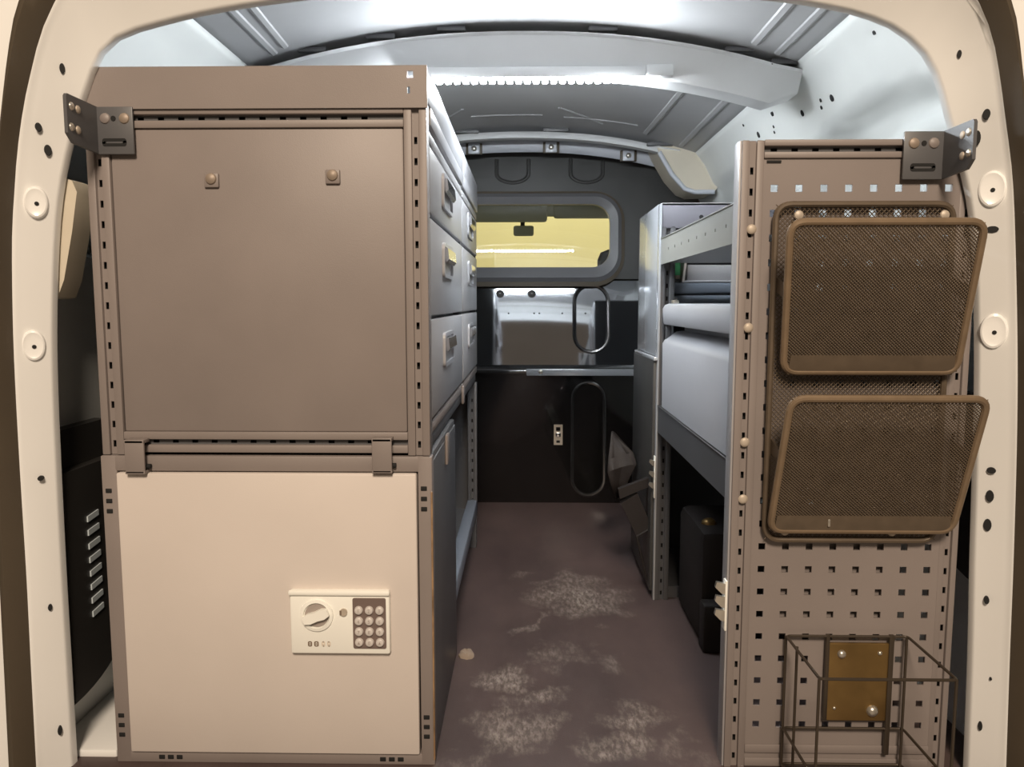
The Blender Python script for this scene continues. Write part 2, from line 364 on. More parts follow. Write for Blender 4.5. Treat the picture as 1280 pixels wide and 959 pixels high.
for (p, q, r) in [((-.32, 1.28, 0), (-.05, 1.68, 0), .010), ((.28, 1.28, 0), (.10, 1.68, 0), .010), ((-.62+.12, 1.1, 0), (-.52, 1.70, 0), .012), ((.485, 1.1, 0), (.485, 1.70, 0), .014), ((.54, 1.1, 0), (.54, 1.72, 0), .012), ((-.545, 1.1, 0), (-.55, 1.72, 0), .012),
                  ((-.18, 2.55, 0), (.05, 2.55, 0), .007), ((.10, 2.45, 0), (.25, 2.62, 0), .008), ((.12, 2.57, 0), (.36, 2.57, 0), .007), ((.42, 1.95, 0), (.40, 2.65, 0), .014), ((.53, 1.95, 0), (.53, 2.7, 0), .014), ((-.42, 1.95, 0), (-.36, 2.65, 0), .012), ((-.2, 2.45, 0), (-.30, 2.62, 0), .008)]:
    bead(p, q, r)

# roof cross members
def cross_member(y0, dz, depth, w, x0, x1, name, label, matn):
    prof = [(-.012, -.012), (0, -.016), (depth*.32, -depth), (depth*.32+.006, -depth-.006), (w, -depth-.006), (w+.012, -.016), (w+.024, -.012)]
    n = 40; rows = []
    for (py, pz) in prof:
        row = []
        for i in range(n+1):
            x = x0+(x1-x0)*i/n; e = min(i, n-i)/n
            k = min(1, .55+e*9)
            row.append((x, y0+py, roof_z(x)+dz+pz*k+(0 if e > .0 else -.0)))
        rows.append(row)
    g = G().grid(rows)
    for e in (0, n): g.add([r_[e] for r_ in rows], [tuple(range(len(rows)))])
    return top(name, g, matn, label, 'roof beam', kind='structure', smooth=40)
bm1 = cross_member(1.745, -.006, .078, .095, -.615, .60, 'trim_2', 'white roof cross member carrying the bright light strip', 'beam_white')
bm2 = cross_member(2.74, -.002, .022, .05, -.56, .53, 'trim_3', 'slim grey roof cross member just before the dark bulkhead', 'beam_white')
for x in (-.47, -.32, -.165, .165, .46, .56): part('adhesive_pad', G().box(x-.032, x+.032, 1.734, 1.752, roof_z(x)-.012, roof_z(x)+.001, .004), 'rack_dark', bm1)
for x in (-.21, .10, .46): part('adhesive_pad', G().box(x-.045, x+.045, 2.722, 2.745, roof_z(x)-.013, roof_z(x)+.001, .004), 'rack_dark', bm2)
part('clip', G().box(.262, .322, 1.752, 1.80, 1.270, 1.296, .004), 'beam_white', bm1)

# floor
fg = G().box(-.82, .79, 1.1, 2.96, -.03, 0)
top('floor', fg, 'floor_vinyl', 'worn purple brown vinyl floor with chalky white scuff marks', 'floor', kind='structure')
top('floor_garage', G().box(-5, 5, -5, 9, -.62, -.57), 'concrete', 'grey concrete garage ground under the van', 'ground', kind='structure')

# bulkhead
XL_, XR_ = -.78, .76
prof = [(2.935, -.01), (2.965, .495), (2.945, .505), (2.945, .520), (2.985, .535)]
bk = G(); rows = [[(XL_, y, z), (XR_, y, z)] for y, z in prof]; bk.grid(rows)
wf = top('wall_front', bk, 'bulk_black', 'glossy dark bulkhead panel at the front end of the load space', 'bulkhead', kind='structure', smooth=10); solid(wf, .006, -1)
part('middle_panel', G().grid([[(XL_, 2.985, .535), (XR_, 2.985, .535)], [(XL_, 3.038, .872), (XR_, 3.038, .872)]]).box(XL_, XR_, 3.04, 3.045, .53, .875), 'bulk_sheen', wf, 'shiny metal middle panel under the window')
# upper bulkhead panel with the window opening
def ypl(z): return 3.018+(z-.87)*.078
def rrect(x0, x1, z0, z1, r, n=8):
    pts = []
    for cx_, cz_, a0 in ((x1-r, z0+r, -90), (x1-r, z1-r, 0), (x0+r, z1-r, 90), (x0+r, z0+r, 180)):
        for k in range(n+1): a = math.radians(a0+90*k/n); pts.append((cx_+r*math.cos(a), cz_+r*math.sin(a)))
    return pts
wx0, wx1, wz0, wz1 = -.37, .345, .885, 1.175
def lift(pts, dy=0): return [(x, ypl(z)+dy, z) for x, z in pts]
hole = rrect(wx0, wx1, wz0, wz1, .085)
outer = []
for (x, z) in hole:     # project onto the outer rectangle
    dx, dz = x-(-.012), z-1.03; k = min(((XR_ if dx > 0 else XL_)+.012)/dx if abs(dx) > 1e-6 else 9, ((1.41 if dz > 0 else .868)-1.03)/dz if abs(dz) > 1e-6 else 9)
    outer.append((-.012+dx*k, 1.03+dz*k))
def loop_strip(g, rings):
    n = len(rings[0])
    for a, b in zip(rings, rings[1:]): g.add(list(a)+list(b), [(i, (i+1) % n, n+(i+1) % n, n+i) for i in range(n)])
    return g
# add the four true corners so the plate stays rectangular
ub = G(); loop_strip(ub, [lift(outer), lift(hole), lift(hole, .03)])
for sx, sz in ((XR_, 1.41), (XL_, 1.41), (XR_, .868), (XL_, .868)):
    near = sorted(outer, key=lambda p: (p[0]-sx)**2+(p[1]-sz)**2)
    a = min((p for p in outer if abs(p[0]-sx) < 1e-4), key=lambda p: abs(p[1]-sz)); b_ = min((p for p in outer if abs(p[1]-sz) < 1e-4), key=lambda p: abs(p[0]-sx))
    ub.add(lift([a, (sx, sz), b_]), [(0, 1, 2)])
up = part('upper_panel', ub, 'bulk_matt', wf, 'dark grey upper panel of the bulkhead')
for cx_, cz_ in ((-.055, 1.275), (.232, 1.275)):   # pressed U shaped beads
    pts = [(cx_-.062, ypl(1.33), 1.33)]+[(cx_-.062*math.cos(a), ypl(cz_)-.001, cz_-.035*math.sin(a)-.0) for a in [math.pi*k/16 for k in range(17)]]+[(cx_+.062, ypl(1.33), 1.33)]
    part('pressed_bead', G().tube(pts, .0075, 8), 'bulk_matt', up)
# window frame and pane
wn = thing('window_1', (-.012, ypl(.88), .875), 'wide rounded bulkhead window looking through to the cab', 'window', kind='structure')
fo, fi = rrect(wx0-.022, wx1+.022, wz0-.028, wz1+.022, .10), rrect(wx0+.012, wx1-.022, wz0+.028, wz1-.020, .07)
fg = G(); loop_strip(fg, [lift(fo, .012), lift(fo, -.010), lift(rrect(wx0-.008, wx1+.008, wz0-.012, wz1+.008, .09), -.022), lift(fi, -.012), lift(fi, .02)])
part('window_frame', fg, 'frame_grey', wn)
sg = G(); so = rrect(wx0-.032, wx1+.034, wz0-.046, wz1+.030, .115); loop_strip(sg, [lift(so, .004), lift(so, -.008), lift(fo, -.010), lift(fo, .004)])
part('gasket', sg, 'rubber', wn)
pn = [(x, z) for x, z in rrect(wx0+.008, wx1-.018, wz0+.024, wz1-.016, .07)]
part('pane', G().prism([(x, ypl(z)+.002, z) for x, z in pn], (0, .004, 0)), 'glass', wn, smooth=0)
# lower bulkhead fittings
def ymid(z): return 2.985+(z-.535)*.157
def ylow(z): return 2.935+(z+.01)*.0594
def stadium(cx_, z0, z1, r, yf, rr, name, n=14):
    pts = []
    for k in range(n+1): a = math.pi*k/n; z = z1-r+r*math.sin(a); pts.append((cx_+r*math.cos(a), yf(z), z))
    for k in range(n+1): a = math.pi+math.pi*k/n; z = z0+r+r*math.sin(a); pts.append((cx_+r*math.cos(a), yf(z), z))
    part(name, G().tube(pts, rr, 8, True), 'bulk_black', wf)
stadium(.253, .585, .845, .066, ymid, .008, 'pressed_bead'); stadium(.241, .03, .468, .062, ylow, .008, 'pressed_bead')
for x in (-.103, .021):
    z = .812; y = ymid(z); sc = part('bolt', G().cyl((x, y+.004, z), (x, y-.006, z), .016, 16), 'black_plastic', wf)
    part('bolt_highlight', G().dome((x, y-.006, z), (0, -1, 0), .0055, .005), 'chrome', sc)  # chrome dome added as the highlight on the black bolt
for x in (-.10, .0, .02, .11, .2, .29):
    for z in (.735, .862): part('rivet', G().dome((x+.03, ymid(z), z), (0, -1, .1), .0035, .0025, 8), 'rack_dark', wf)
ld = part('ledge_strip', G().box(.0, .43, 2.938, 2.95, .497, .523, .003), 'gloss_grey', wf, 'bent metal ledge strip coloured light grey for the light it catches')  # pale colour stands in for light caught by the dark bulkhead's ledge
part('screw', G().dome((.055, 2.938, .512), (0, -1, 0), .009, .005), 'zinc', ld)
lt = thing('latch_plate', (.123, ylow(.23), .225), 'small bright zinc latch plate screwed to the black bulkhead', 'latch')
y = ylow(.27); part('plate', G().perf((.107, y, .226), (1, 0, 0), (0, 0, 1), (0, -1, 0), .034, .080, [(.009, .025, .055, .070), (.010, .024, .008, .018)], .004), 'zinc', lt)
part('boss', G().box(.114, .134, y-.012, y-.003, .258, .275, .003), 'chrome', lt)
# header strip over the bulkhead with its bolts
hd = G(); rows = []
for z_, y_ in ((-.034, 2.925), (-.001, 2.92), (.03, 2.92)):
    rows.append([(x, y_, roof_z(x)-.012+z_) for x in [-.56+1.09*i/30 for i in range(31)]])
hd.grid(rows); ht = top('trim_4', hd, 'header_grey', 'blue grey header strip with square bolt plates over the bulkhead', 'trim', kind='structure'); solid(ht, .01, -1)
for x in (-.195, .09, .375):
    z = roof_z(x)-.030
    bp_ = part('bolt_plate', G().box(x-.030, x+.030, 2.910, 2.924, z-.020, z+.020, .002), 'rubber', ht)
    part('bolt_seat', G().box(x-.021, x+.021, 2.905, 2.912, z-.019, z+.019, .003), 'header_grey', bp_)
    part('bolt_head', G().dome((x, 2.905, z), (0, -1, 0), .0105, .007), 'zinc', bp_)
# pressed gussets joining roof and pillar at the bulkhead
for sd in (1, -1):
    pts = [at(px, py, 2.74) for px, py in ((815, 168), (824, 190), (840, 218), (856, 236), (868, 241), (893, 240), (903, 226), (906, 160), (870, 160))]
    if sd < 0: pts = [Vector((2*CX-p.x, p.y, p.z)) for p in pts]
    gp = top('trim_5' if sd > 0 else 'trim_6', G().prism(pts, (0, .17, 0)), 'cream_metal', 'cream pressed gusset between roof and side wall at the bulkhead, behind the '+('shelf rack' if sd > 0 else 'drawer cabinets'), 'gusset', kind='structure')
    if sd > 0:
        e = [at(px, py, 2.735) for px, py in ((824, 190), (840, 218), (856, 236), (868, 240), (893, 240))]
        part('edge_bead', G().tube(e, .008, 8), 'header_grey', gp)
        part('fold', G().box(.655, .690, 2.69, 2.745, 1.235, 1.345, .006), 'cream_metal', gp)
        part('hole', G().cyl(at(881, 188, 2.742), at(881, 188, 2.737), .010, 10), 'hole_black', gp)

# the cab beyond the window
hl = G(); rows = [[(x, y_, z_) for x in (-.75, -.4, 0, .4, .74)] for y_, z_ in ((3.05, 1.42), (3.4, 1.41), (3.7, 1.36), (3.95, 1.26), (3.97, 1.215), (4.0, 1.215), (4.0, 1.30))]
hl.grid(rows); h_ = top('cab_headliner', hl, 'headliner', 'grey green roof lining of the cab seen through the bulkhead window', 'headliner', kind='structure'); solid(h_, .02, 1)
for x0, x1 in ((-.36, .10), (.13, .6)):
    g = G().box(x0, x1, 3.80, 3.83, 1.168 if x0 < 0 else 1.185, 1.26, .014)
    top('sun_visor', g, 'headliner', 'grey sun visor under the cab roof lining '+('beside the rear view mirror' if x0 < 0 else 'ahead of the dark headrest'), 'sun visor')
rm = thing('rear_view_mirror', (-.03, 3.85, 1.10), 'dark rear view mirror seen through the bulkhead window', 'mirror')
part('housing', G().box(-.065, .035, 3.84, 3.87, 1.105, 1.155, .010), 'headliner', rm); part('stem', G().cyl((-.02, 3.86, 1.14), (-.02, 3.96, 1.235), .011), 'black_plastic', rm)
hr = thing('headrest', (.42, 3.28, .80), 'dark cloth seat headrest behind the bulkhead window', 'headrest')
part('cushion', G().box(.300, .56, 3.25, 3.34, .82, 1.0, .05), 'seat_cloth', hr)
for x in (.39, .48): part('post', G().cyl((x, 3.30, .722), (x, 3.30, .84), .007), 'chrome', hr)
top('seat_back', G().box(.25, .70, 3.22, 3.36, .0, .72, .05), 'seat_cloth', 'dark cloth seat back below the headrest in the cab', 'seat')
top('wall_garage', G().box(-4.5, 4.5, 6.6, 6.7, -.6, 3.4), 'yellow_wall', 'yellow garage wall ahead of the van', 'wall', kind='structure')

# black vent covers beside the rear pillars
def cover(sd, z0, z1, label):
    t = thing('vent_cover', (CX+sd*.80, 1.32, z0), label, 'vent cover', 'black covers beside the rear pillars')
    n = 10; pts = []
    for k in range(n+1): a = math.pi/2*k/n; pts.append((1.23+.20*(math.sin(a)), z0+.10-.10*math.cos(a)))
    pts += [(1.43, z1-.02), (1.41, z1), (1.23, z1)]
    x = CX+sd*.825; dep = -sd*.075
    g = G().prism([(x, y_, z_) for y_, z_ in pts], (dep*.72, 0, 0)); part('body', g, 'black_plastic', t)
    g2 = G().prism([(x+dep*.7, 1.23+(y_-1.23)*.85, z0+.02+(z_-z0)*.82) for y_, z_ in pts], (dep*.3, 0, 0)); part('raised_panel', g2, 'black_plastic', t)
    for k in range(8):
        z = .40-k*.0245
        if z > z0+.05: part('vent_slot', G().prism([(x+dep*1.0, 1.292, z-.006), (x+dep*1.0, 1.326, z-.002), (x+dep*1.0, 1.326, z+.008), (x+dep*1.0, 1.292, z+.004)], (dep*.03, 0, 0)), 'vent_painted_light', t)  # pale inserts, coloured for the light seen through the openings
    return t
cover(-1, .075, .56, 'black plastic vent cover with slots coloured as lit from behind, between the door frame and the safe')
cover(1, .30, .62, 'black plastic cover between the door frame and the perforated end panel')
# tan pillar trim behind the left frame edge
pts = [at(px, py, 1.222) for px, py in ((80, 222), (90, 226), (96, 240), (90, 290), (80, 350), (72, 372), (62, 374), (60, 222))]
top('trim_7', G().prism(pts, (0, .05, 0)), 'cream_metal', 'tan pillar trim wedge behind the door frame beside the drawer cabinet', 'trim', kind='structure')
top('baseboard_left', G().box(-.82, -.70, 1.23, 1.6, -.005, .012, .004), 'body_white', 'white metal sill along the side wall beside the safe', 'sill', kind='structure')

# ---------------------------------------------------------------- light strip
ls = thing('light_strip', (.02, 1.745, 1.262), 'bright cool white strip of small lamps along the roof beam', 'light')
part('channel', G().box(-.282, .262, 1.754, 1.778, 1.2695, 1.292, .002), 'beam_white', ls)
dm = mesh_of('diode', G().box(-.0065, .0065, -.006, .006, -.008, .003, .003), Vector((0, 0, 0)))
rep('diode', dm, 'led', ls, [(-.272+.0195*k, 1.762, 1.2660) for k in range(28)])

# ---------------------------------------------------------------- left side: drawer cabinets, safe, open frame
YF = 1.22; XA = -.155; XB = -.690
def slots_u(n0, n1, pitch, off, w): return [(off+k*pitch-w/2, off+k*pitch+w/2) for k in range(n0, n1)]
def slot_post(x0, x1, z0, z1, yf, parent, matn='rack_grey', name='post', deep=.03):
    """upright with a recessed perforated groove, facing the rear door"""
    w = x1-x0; c = w*.5; gw = .0055
    g = G().box(x0, x0+c-gw, yf-.0, yf+deep, z0, z1, .0015).box(x0+c+gw, x1, yf-.0, yf+deep, z0, z1, .0015)
    p = part(name, g, matn, parent)
    hs = [(.003, 2*gw-.003, v, v+.011) for v in [.012+.032*k for k in range(int((z1-z0-.02)/.032))]]
    part('slotted_strip', G().perf((x0+c-gw, yf+.006, z0), (1, 0, 0), (0, 0, 1), (0, 1, 0), 2*gw, z1-z0, hs, .002), matn, p)
    part('slot_shade', G().box(x0+c-gw, x0+c+gw, yf+.016, yf+.02, z0, z1), 'hole_black', p)  # black strip put in for the shade behind the slots
    return p
def slot_rail(x0, x1, z0, z1, yf, parent, matn='rack_grey', name='rail', deep=.03):
    h = z1-z0; c = h*.5; gw = .0045
    g = G().box(x0, x1, yf, yf+deep, z0, z0+c-gw, .0015).box(x0, x1, yf, yf+deep, z0+c+gw, z1, .0015); p = part(name, g, matn, parent)
    hs = [(v, v+.010, .002, 2*gw-.002) for v in [.012+.032*k for k in range(int((x1-x0-.02)/.032))]]
    part('slotted_strip', G().perf((x0, yf+.009, z0+c-gw), (1, 0, 0), (0, 0, 1), (0, 1, 0), x1-x0, 2*gw, hs, .002), 'rack_dark', p)
    part('slot_shade', G().box(x0, x1, yf+.016, yf+.02, z0+c-gw, z0+c+gw), 'hole_black', p)  # black strip, shade inside the rail put into colour
    return p
def handle(y0, y1, z0, z1, x, parent):
    h = part('handle', loop_strip(G(), [[(x-.002, a, b) for a, b in rrect(y0, y1, z0, z1, .012)], [(x+.005, a, b) for a, b in rrect(y0, y1, z0, z1, .012)], [(x+.005, a, b) for a, b in rrect(y0+.008, y1-.008, z0+.007, z1-.007, .008)], [(x-.014, a, b) for a, b in rrect(y0+.008, y1-.008, z0+.007, z1-.007, .008)]]), 'cap_grey', parent)
    part('cup', G().box(x-.016, x-.012, y0+.006, y1-.006, z0+.005, z1-.005), 'black_plastic', h)
    part('grip', G().prism([(x-.010, y0+.01, z1-.008), (x+.010, y0+.01, z1-.010), (x+.012, y0+.01, z1-.030), (x+.007, y0+.01, z1-.036), (x+.003, y0+.01, z1-.018)], (0, y1-y0-.02, 0)), 'chrome', h)
ROWS = [(.583, .747), (.753, .911), (.919, 1.024)]
def drawer_unit(y0, y1, label, first):
    t = thing('drawer_cabinet', ((XA+XB)/2, (y0+y1)/2, .575), label, 'cabinet', 'drawer cabinets above the safe')
    yb = y0+(.034 if first else 0)
    part('body', G().box(XB+.004, XA-.022, yb, y1-.002, .577, 1.082), 'rack_dark', t)
    part('side_stile', G().box(XA-.022, XA-.004, y1-.012, y1, .577, 1.05), 'rack_dark', t)
    zc = 1.083 if first else 1.053; cm = 'rack_grey' if first else 'cap_grey'
    fas = G().box(XA-.002, XA+.002, y0+.0, y1, zc, 1.136, .001); part('side_fascia', G().box(XB, XB+.004, y0, y1, zc, 1.136, .001), 'rack_dark', t)
    cp = part('top_cap', fas, 'cap_grey', t)
    if first: zc = 1.073
    if first: part('cap_front', G().perf((XB, y0-.004, zc), (1, 0, 0), (0, 0, 1), (0, 1, 0), XA+.002-XB, 1.136-zc, [(-.179-.0045-XB, -.179+.0045-XB, 1.1225-.005-zc, 1.1225+.005-zc), (-.1815-.002-XB, -.1815+.002-XB, 1.094-zc, 1.104-zc)], .003), 'rack_grey', cp)
    part('cap_rail', G().box(XA-.03, XA+.003, y0+.032, y1, 1.054, 1.082, .002), 'cap_grey', t)
    part('top_rail', G().box(XA-.022, XA-.001, y0+.03, y1, 1.030, 1.048, .003), 'drawer_grey', t)
    part('upper_rail', G().box(XA-.03, XA-.002, yb, y1, .556, .576, .003), 'rack_grey', t); part('lower_rail', G().box(XA-.03, XA-.006, yb, y1, .529, .553, .004), 'rack_dark', t)
    for (z0, z1) in ROWS:
        ya, yz = y0+(.038 if first else .010), y1-.014
        d = part('drawer', G().box(XA-.020, XA, ya, yz, z0, z1, .003), 'drawer_grey', t)
        L_ = yz-ya; c = ya+L_*(.42 if first else .45); hz = z0+(z1-z0)*.62 if z1 < 1 else z0+.058
        handle(c-.085, c+.085, hz-.03, hz+.034, XA, d)
    return t
cab = drawer_unit(YF, 1.87, 'grey drawer cabinet with a large flat end panel on top of the safe', True)
drawer_unit(1.872, 2.42, 'grey drawer cabinet beside the bulkhead, above the open frame', False)
part('latch_tab', G().box(XA-.003, XA+.004, 1.845, 1.87, .53, .575, .003), 'rack_grey', cab)
slot_post(XB, XB+.036, .528, 1.082, YF, cab); slot_post(XA-.036, XA, .528, 1.082, YF, cab)
slot_rail(XB+.036, XA-.036, 1.045, 1.077, YF, cab); slot_rail(XB+.036, XA-.036, .532, .566, YF, cab)
part('end_panel', G().box(XB+.037, XA-.037, YF+.004, YF+.016, .566, 1.045, .003), 'rack_grey', cab)
for x, z in ((-.494, .967), (-.303, .972)):
    w_ = part('washer', G().box(x-.0115, x+.0115, YF-.001, YF+.005, z-.013, z+.009, .002), 'rack_grey', cab)
    part('bolt_head', G().dome((x, YF-.001, z), (0, -1, 0), .009, .0050, 14), 'bolt_dull', w_)
part('side_return', G().box(XB-.002, XB+.003, YF+.02, 1.86, .53, 1.08), 'rack_dark', cab)

# the safe
sf = thing('safe', (-.42, 1.42, 0), 'white fronted safe with a keypad under the drawer cabinet', 'safe')
fr = G().box(XB-.002, XB+.024, 1.216, 1.24, 0, .527, .002).box(XA-.020, XA+.003, 1.216, 1.24, 0, .527, .002).box(XB+.02, XA-.018, 1.216, 1.24, .502, .527, .002).box(XB+.02, XA-.018, 1.216, 1.24, 0, .020, .002)
fp = part('front_frame', fr, 'rack_grey', sf)
part('body', G().box(XB, XA, 1.238, 1.63, .002, .526, .002), 'rack_dark', sf)
part('side_panel', G().box(XA-.004, XA+.002, 1.235, 1.632, .002, .515, .002), 'rack_dark', sf)
part('latch_tab', G().box(XA+.002, XA+.008, 1.42, 1.455, .47, .5275, .003), 'rack_grey', sf)
part('warm_glint_edge', G().box(XA+.0005, XA+.0036, 1.2145, 1.2185, .01, .47, .001), 'edge_glint', sf, 'front corner coloured orange brown for its warm highlight')  # thin orange strip painted as the warm glint along the corner
dr = part('door', G().box(XB+.025, XA-.022, 1.2105, 1.238, .021, .500, .003), 'safe_white', sf, 'smooth white safe door')
hm = mesh_of('slot_hole', G().box(-.005, .005, -.001, .001, -.0036, .0036, .0008), Vector((0, 0, 0)))
locs = []
for x, zc in ((-.681, .452), (-.1655, .458), (-.681, .066), (-.1655, .068)): locs += [(x, 1.2158, zc+d) for d in (-.017, 0, .017)]
for xc in (-.60, -.225): locs += [(xc+d, 1.2158, .010) for d in (-.015, 0, .015)]
rep('slot_hole', hm, 'hole_black', sf, locs)
kp = part('lock_plate', G().box(-.385, -.2215, 1.1995, 1.212, .2015, .309, .004), 'cream_plastic', sf, 'cream lock plate with dial and keypad')
part('plate_hood', G().box(-.386, -.2205, 1.195, 1.203, .3015, .310, .003), 'cream_plastic', kp)
dc = (-.3405, .268)
dl = part('dial', loop_strip(G(), [[(dc[0]+r_*math.cos(2*math.pi*k/40), y_, dc[1]+r_*math.sin(2*math.pi*k/40)) for k in range(40)] for r_, y_ in ((.0275, 1.2), (.0265, 1.1965), (.0215, 1.1955), (.0205, 1.199), (.001, 1.199))]), 'cream_plastic', kp)
def sector(a0, a1, r0, r1, y_, t):
    n = 18; o_ = [(dc[0]+r1*math.cos(math.radians(a0+(a1-a0)*k/n)), y_, dc[1]+r1*math.sin(math.radians(a0+(a1-a0)*k/n))) for k in range(n+1)]
    return G().prism(o_, (0, t, 0))
part('dial_recess', sector(30, 190, 0, .0195, 1.1978, .0006), 'dial_grey', kp); part('dial_recess', sector(-160, 5, 0, .0195, 1.1978, .0006), 'dial_grey', kp)
gr = G(); a = math.radians(20); ux, uz = math.cos(a), math.sin(a); poly = []
for s_, w_ in ((-.0215, .0055), (-.012, .0085), (0, .0075), (.012, .0085), (.0215, .0055)): poly.append((s_, w_))
pp = [(dc[0]+s_*ux-w_*uz, 1.1895, dc[1]+s_*uz+w_*ux) for s_, w_ in poly]+[(dc[0]+s_*ux+w_*uz, 1.1895, dc[1]+s_*uz-w_*ux) for s_, w_ in poly[::-1]]
part('dial_knob', gr.prism(pp, (0, .009, 0)), 'cream_plastic', kp)
part('key_lock', G().cyl((-.2965, 1.2, .2735), (-.2965, 1.1965, .2735), .0062, 16), 'bolt_cream', kp); part('key_slot', G().box(-.3025, -.2995, 1.1955, 1.197, .270, .277), 'mark_brown', kp)
pad = part('keypad', loop_strip(G(), [[(x, y_, z) for x, z in rrect(-.2815+i_, -.2275-i_, .2125+i_, .2975-i_, .003)] for y_, i_ in ((1.2, 0), (1.1978, 0), (1.1975, .001), (1.1975, .02))]).box(-.27, -.24, 1.1976, 1.199, .225, .285), 'keypad_dark', kp)
km = mesh_of('key', G().cyl((0, 0, 0), (0, -.004, 0), .0073, 16, .0062).dome((0, -.004, 0), (0, -1, 0), .0062, .0012, 16), Vector((0, 0, 0)))
KX = [-.2715, -.2545, -.2375]; KZ = [.2775, .2595, .2415, .2235]
rep('key', km, 'key_grey', pad, [(x, 1.1978, z) for z in KZ for x in KX])
def text_part(s, size, x, y_, z, matn, parent, name='numeral'):
    c = bpy.data.curves.new('txt', 'FONT'); c.body = s; c.size = size; c.align_x = 'CENTER'; c.align_y = 'CENTER'; c.extrude = .0001
    o = bpy.data.objects.new('txt', c); COL.objects.link(o); bpy.context.view_layer.update()
    me = bpy.data.meshes.new_from_object(o.evaluated_get(bpy.context.evaluated_depsgraph_get())); bpy.data.objects.remove(o)
    me.transform(Matrix.Rotation(math.pi/2, 4, 'X')); me.materials.clear(); me.materials.append(M[matn])
    t = bpy.data.objects.new(name, me); COL.objects.link(t); t.parent = parent; t.location = Vector((x, y_, z))-ORG[parent.name]; ORG[t.name] = ORG[parent.name]
for k, s in enumerate('123456789'): text_part(s, .0075, KX[k % 3], 1.1925, KZ[k//3], 'dial_grey', pad)
text_part('0', .0075, KX[1], 1.1925, KZ[3], 'dial_grey', pad)
for x in (KX[0], KX[2]): part('key_mark', G().prism([(x-.0022, 1.1925, KZ[3]-.002), (x+.0022, 1.1925, KZ[3]-.002), (x, 1.1925, KZ[3]+.0025)], (0, .0003, 0)), 'dial_grey', pad)
for x, mt, w_ in ((-.353, 'mark_brown', .0035), (-.3425, 'mark_brown', .0038), (-.331, 'mark_faint', .003), (-.322, 'mark_faint', .003)):
    part('logo_mark', loop_strip(G(), [[(a_, 1.1992, b_) for a_, b_ in rrect(x-w_+i_, x+w_-i_, .2145+i_, .2235-i_, .0025)] for i_ in (0, .0017)]).box(x-w_*.7, x+w_*.5, 1.199, 1.1995, .2182, .2198), mt, kp)

# strap clips over the safe
for x0, x1, z0, z1, lb in ((-.644, -.612, .500, .556, 'bent grey strap clip on the safe top rail beside the vent cover'), (-.246, -.214, .503, .560, 'bent grey strap clip on the safe top rail above the keypad')):
    t = thing('strap_clip', ((x0+x1)/2, 1.20, z0), lb, 'clip', 'strap clips over the safe')
    part('tongue', G().box(x0, x1, 1.200, 1.205, z0, z1, .002), 'rack_grey', t); part('top_fold', G().box(x0, x1, 1.200, YF+.001, z1-.006, z1, .001), 'rack_grey', t)
    part('bottom_fold', G().box(x0, x1, 1.200, YF+.001, z0, z0+.005, .001), 'rack_grey', t)
    part('pin', G().cyl((x1-.002, 1.211, z0+.011), (x1+.005, 1.211, z0+.011), .004, 10), 'hole_black', t)

# open frame behind the safe
of = thing('rack_frame', (-.42, 2.0, 0), 'open dark metal floor frame behind the safe, below the drawers', 'rack')
def tray_rail(g, x0, x1, y0, y1, z0, z1): return g.box(x0, x1, y0, y1, z0, z1, .002)
slot_post(XA-.030, XA-.001, .10, .527, 2.388, of, 'rack_dark')
slot_post(XB, XB+.03, .0, .527, 2.388, of, 'rack_dark')
part('floor_rail', G().box(XA-.032, XA-.001, 1.634, 2.42, .105, .150, .004), 'case_blue', of)
part('foot', G().box(XA-.030, XA-.003, 2.37, 2.41, 0, .106, .002), 'rack_dark', of); part('foot', G().box(XA-.030, XA-.003, 1.64, 1.67, 0, .106, .002), 'rack_dark', of)
part('shelf_tray', G().box(XB, XA-.03, 1.634, 2.42, .105, .115), 'rack_dark', of)
part('back_panel', G().box(XB-.004, XB, 1.634, 2.42, .11, .525), 'rack_dark', of)
part('end_plate', G().box(XB, XA-.03, 2.421, 2.425, .11, .525), 'rack_dark', of)

# pillar brackets
def bracket(sd, xp0, xp1, zc0, zc1, xo, lb):
    t = thing('pillar_bracket', ((xp0+xp1)/2, 1.19, zc0), lb, 'bracket', 'pillar brackets')
    part('flat_plate', G().box(min(xp0, xp1), max(xp0, xp1), YF-.007, YF-.002, zc0, zc1, .0015), 'rack_dark', t)
    part('turned_plate', G().prism([(xo-.0025, YF-.004, zc0+.001), (xo-.0025, YF-.004, zc1), (xo-.0025, 1.137, zc1), (xo-.0025, 1.134, zc1-.004), (xo-.0025, 1.134, zc0+.016), (xo-.0025, 1.148, zc0+.004)], (.005, 0, 0)), 'rack_dark', t)
    a, b_ = (xo, xp1) if xo < xp1 else (xp0, xo); cx_ = (xp0+xp1)/2
    for k, dx in enumerate((-.016, .014)):
        part('bolt', G().dome((cx_+dx*sd, YF-.007, zc1-.018), (0, -1, 0), .0085, .004, 12), 'bolt_dull' if k == 0 else 'rack_grey', t)
    part('bolt_hole', G().cyl((cx_-.001, YF-.0065, zc1-.018), (cx_-.001, YF-.008, zc1-.018), .004, 10), 'hole_black', t)
    part('slot', loop_strip(G(), [[(a_, YF-.0075, b2) for a_, b2 in rrect(cx_-.020+i_, cx_+.018-i_, zc0+.012+i_, zc0+.024-i_, .004)] for i_ in (0, .0045)]), 'hole_black', t)
    for y_, dz in ((1.146, .056), (1.144, .026)):
        for k in (0, 1):
            part('bolt', G().dome((xo-sd*.0025, y_+.016*k, zc0+dz-.001*k), (-sd, 0, 0), .0062, .003, 10), 'zinc' if k == 0 else 'bolt_cream', t)
    return t
bracket(-1, -.668, -.610, 1.004, 1.076, -.668, 'dark angle bracket with zinc bolts tying the drawer cabinet to the door frame')
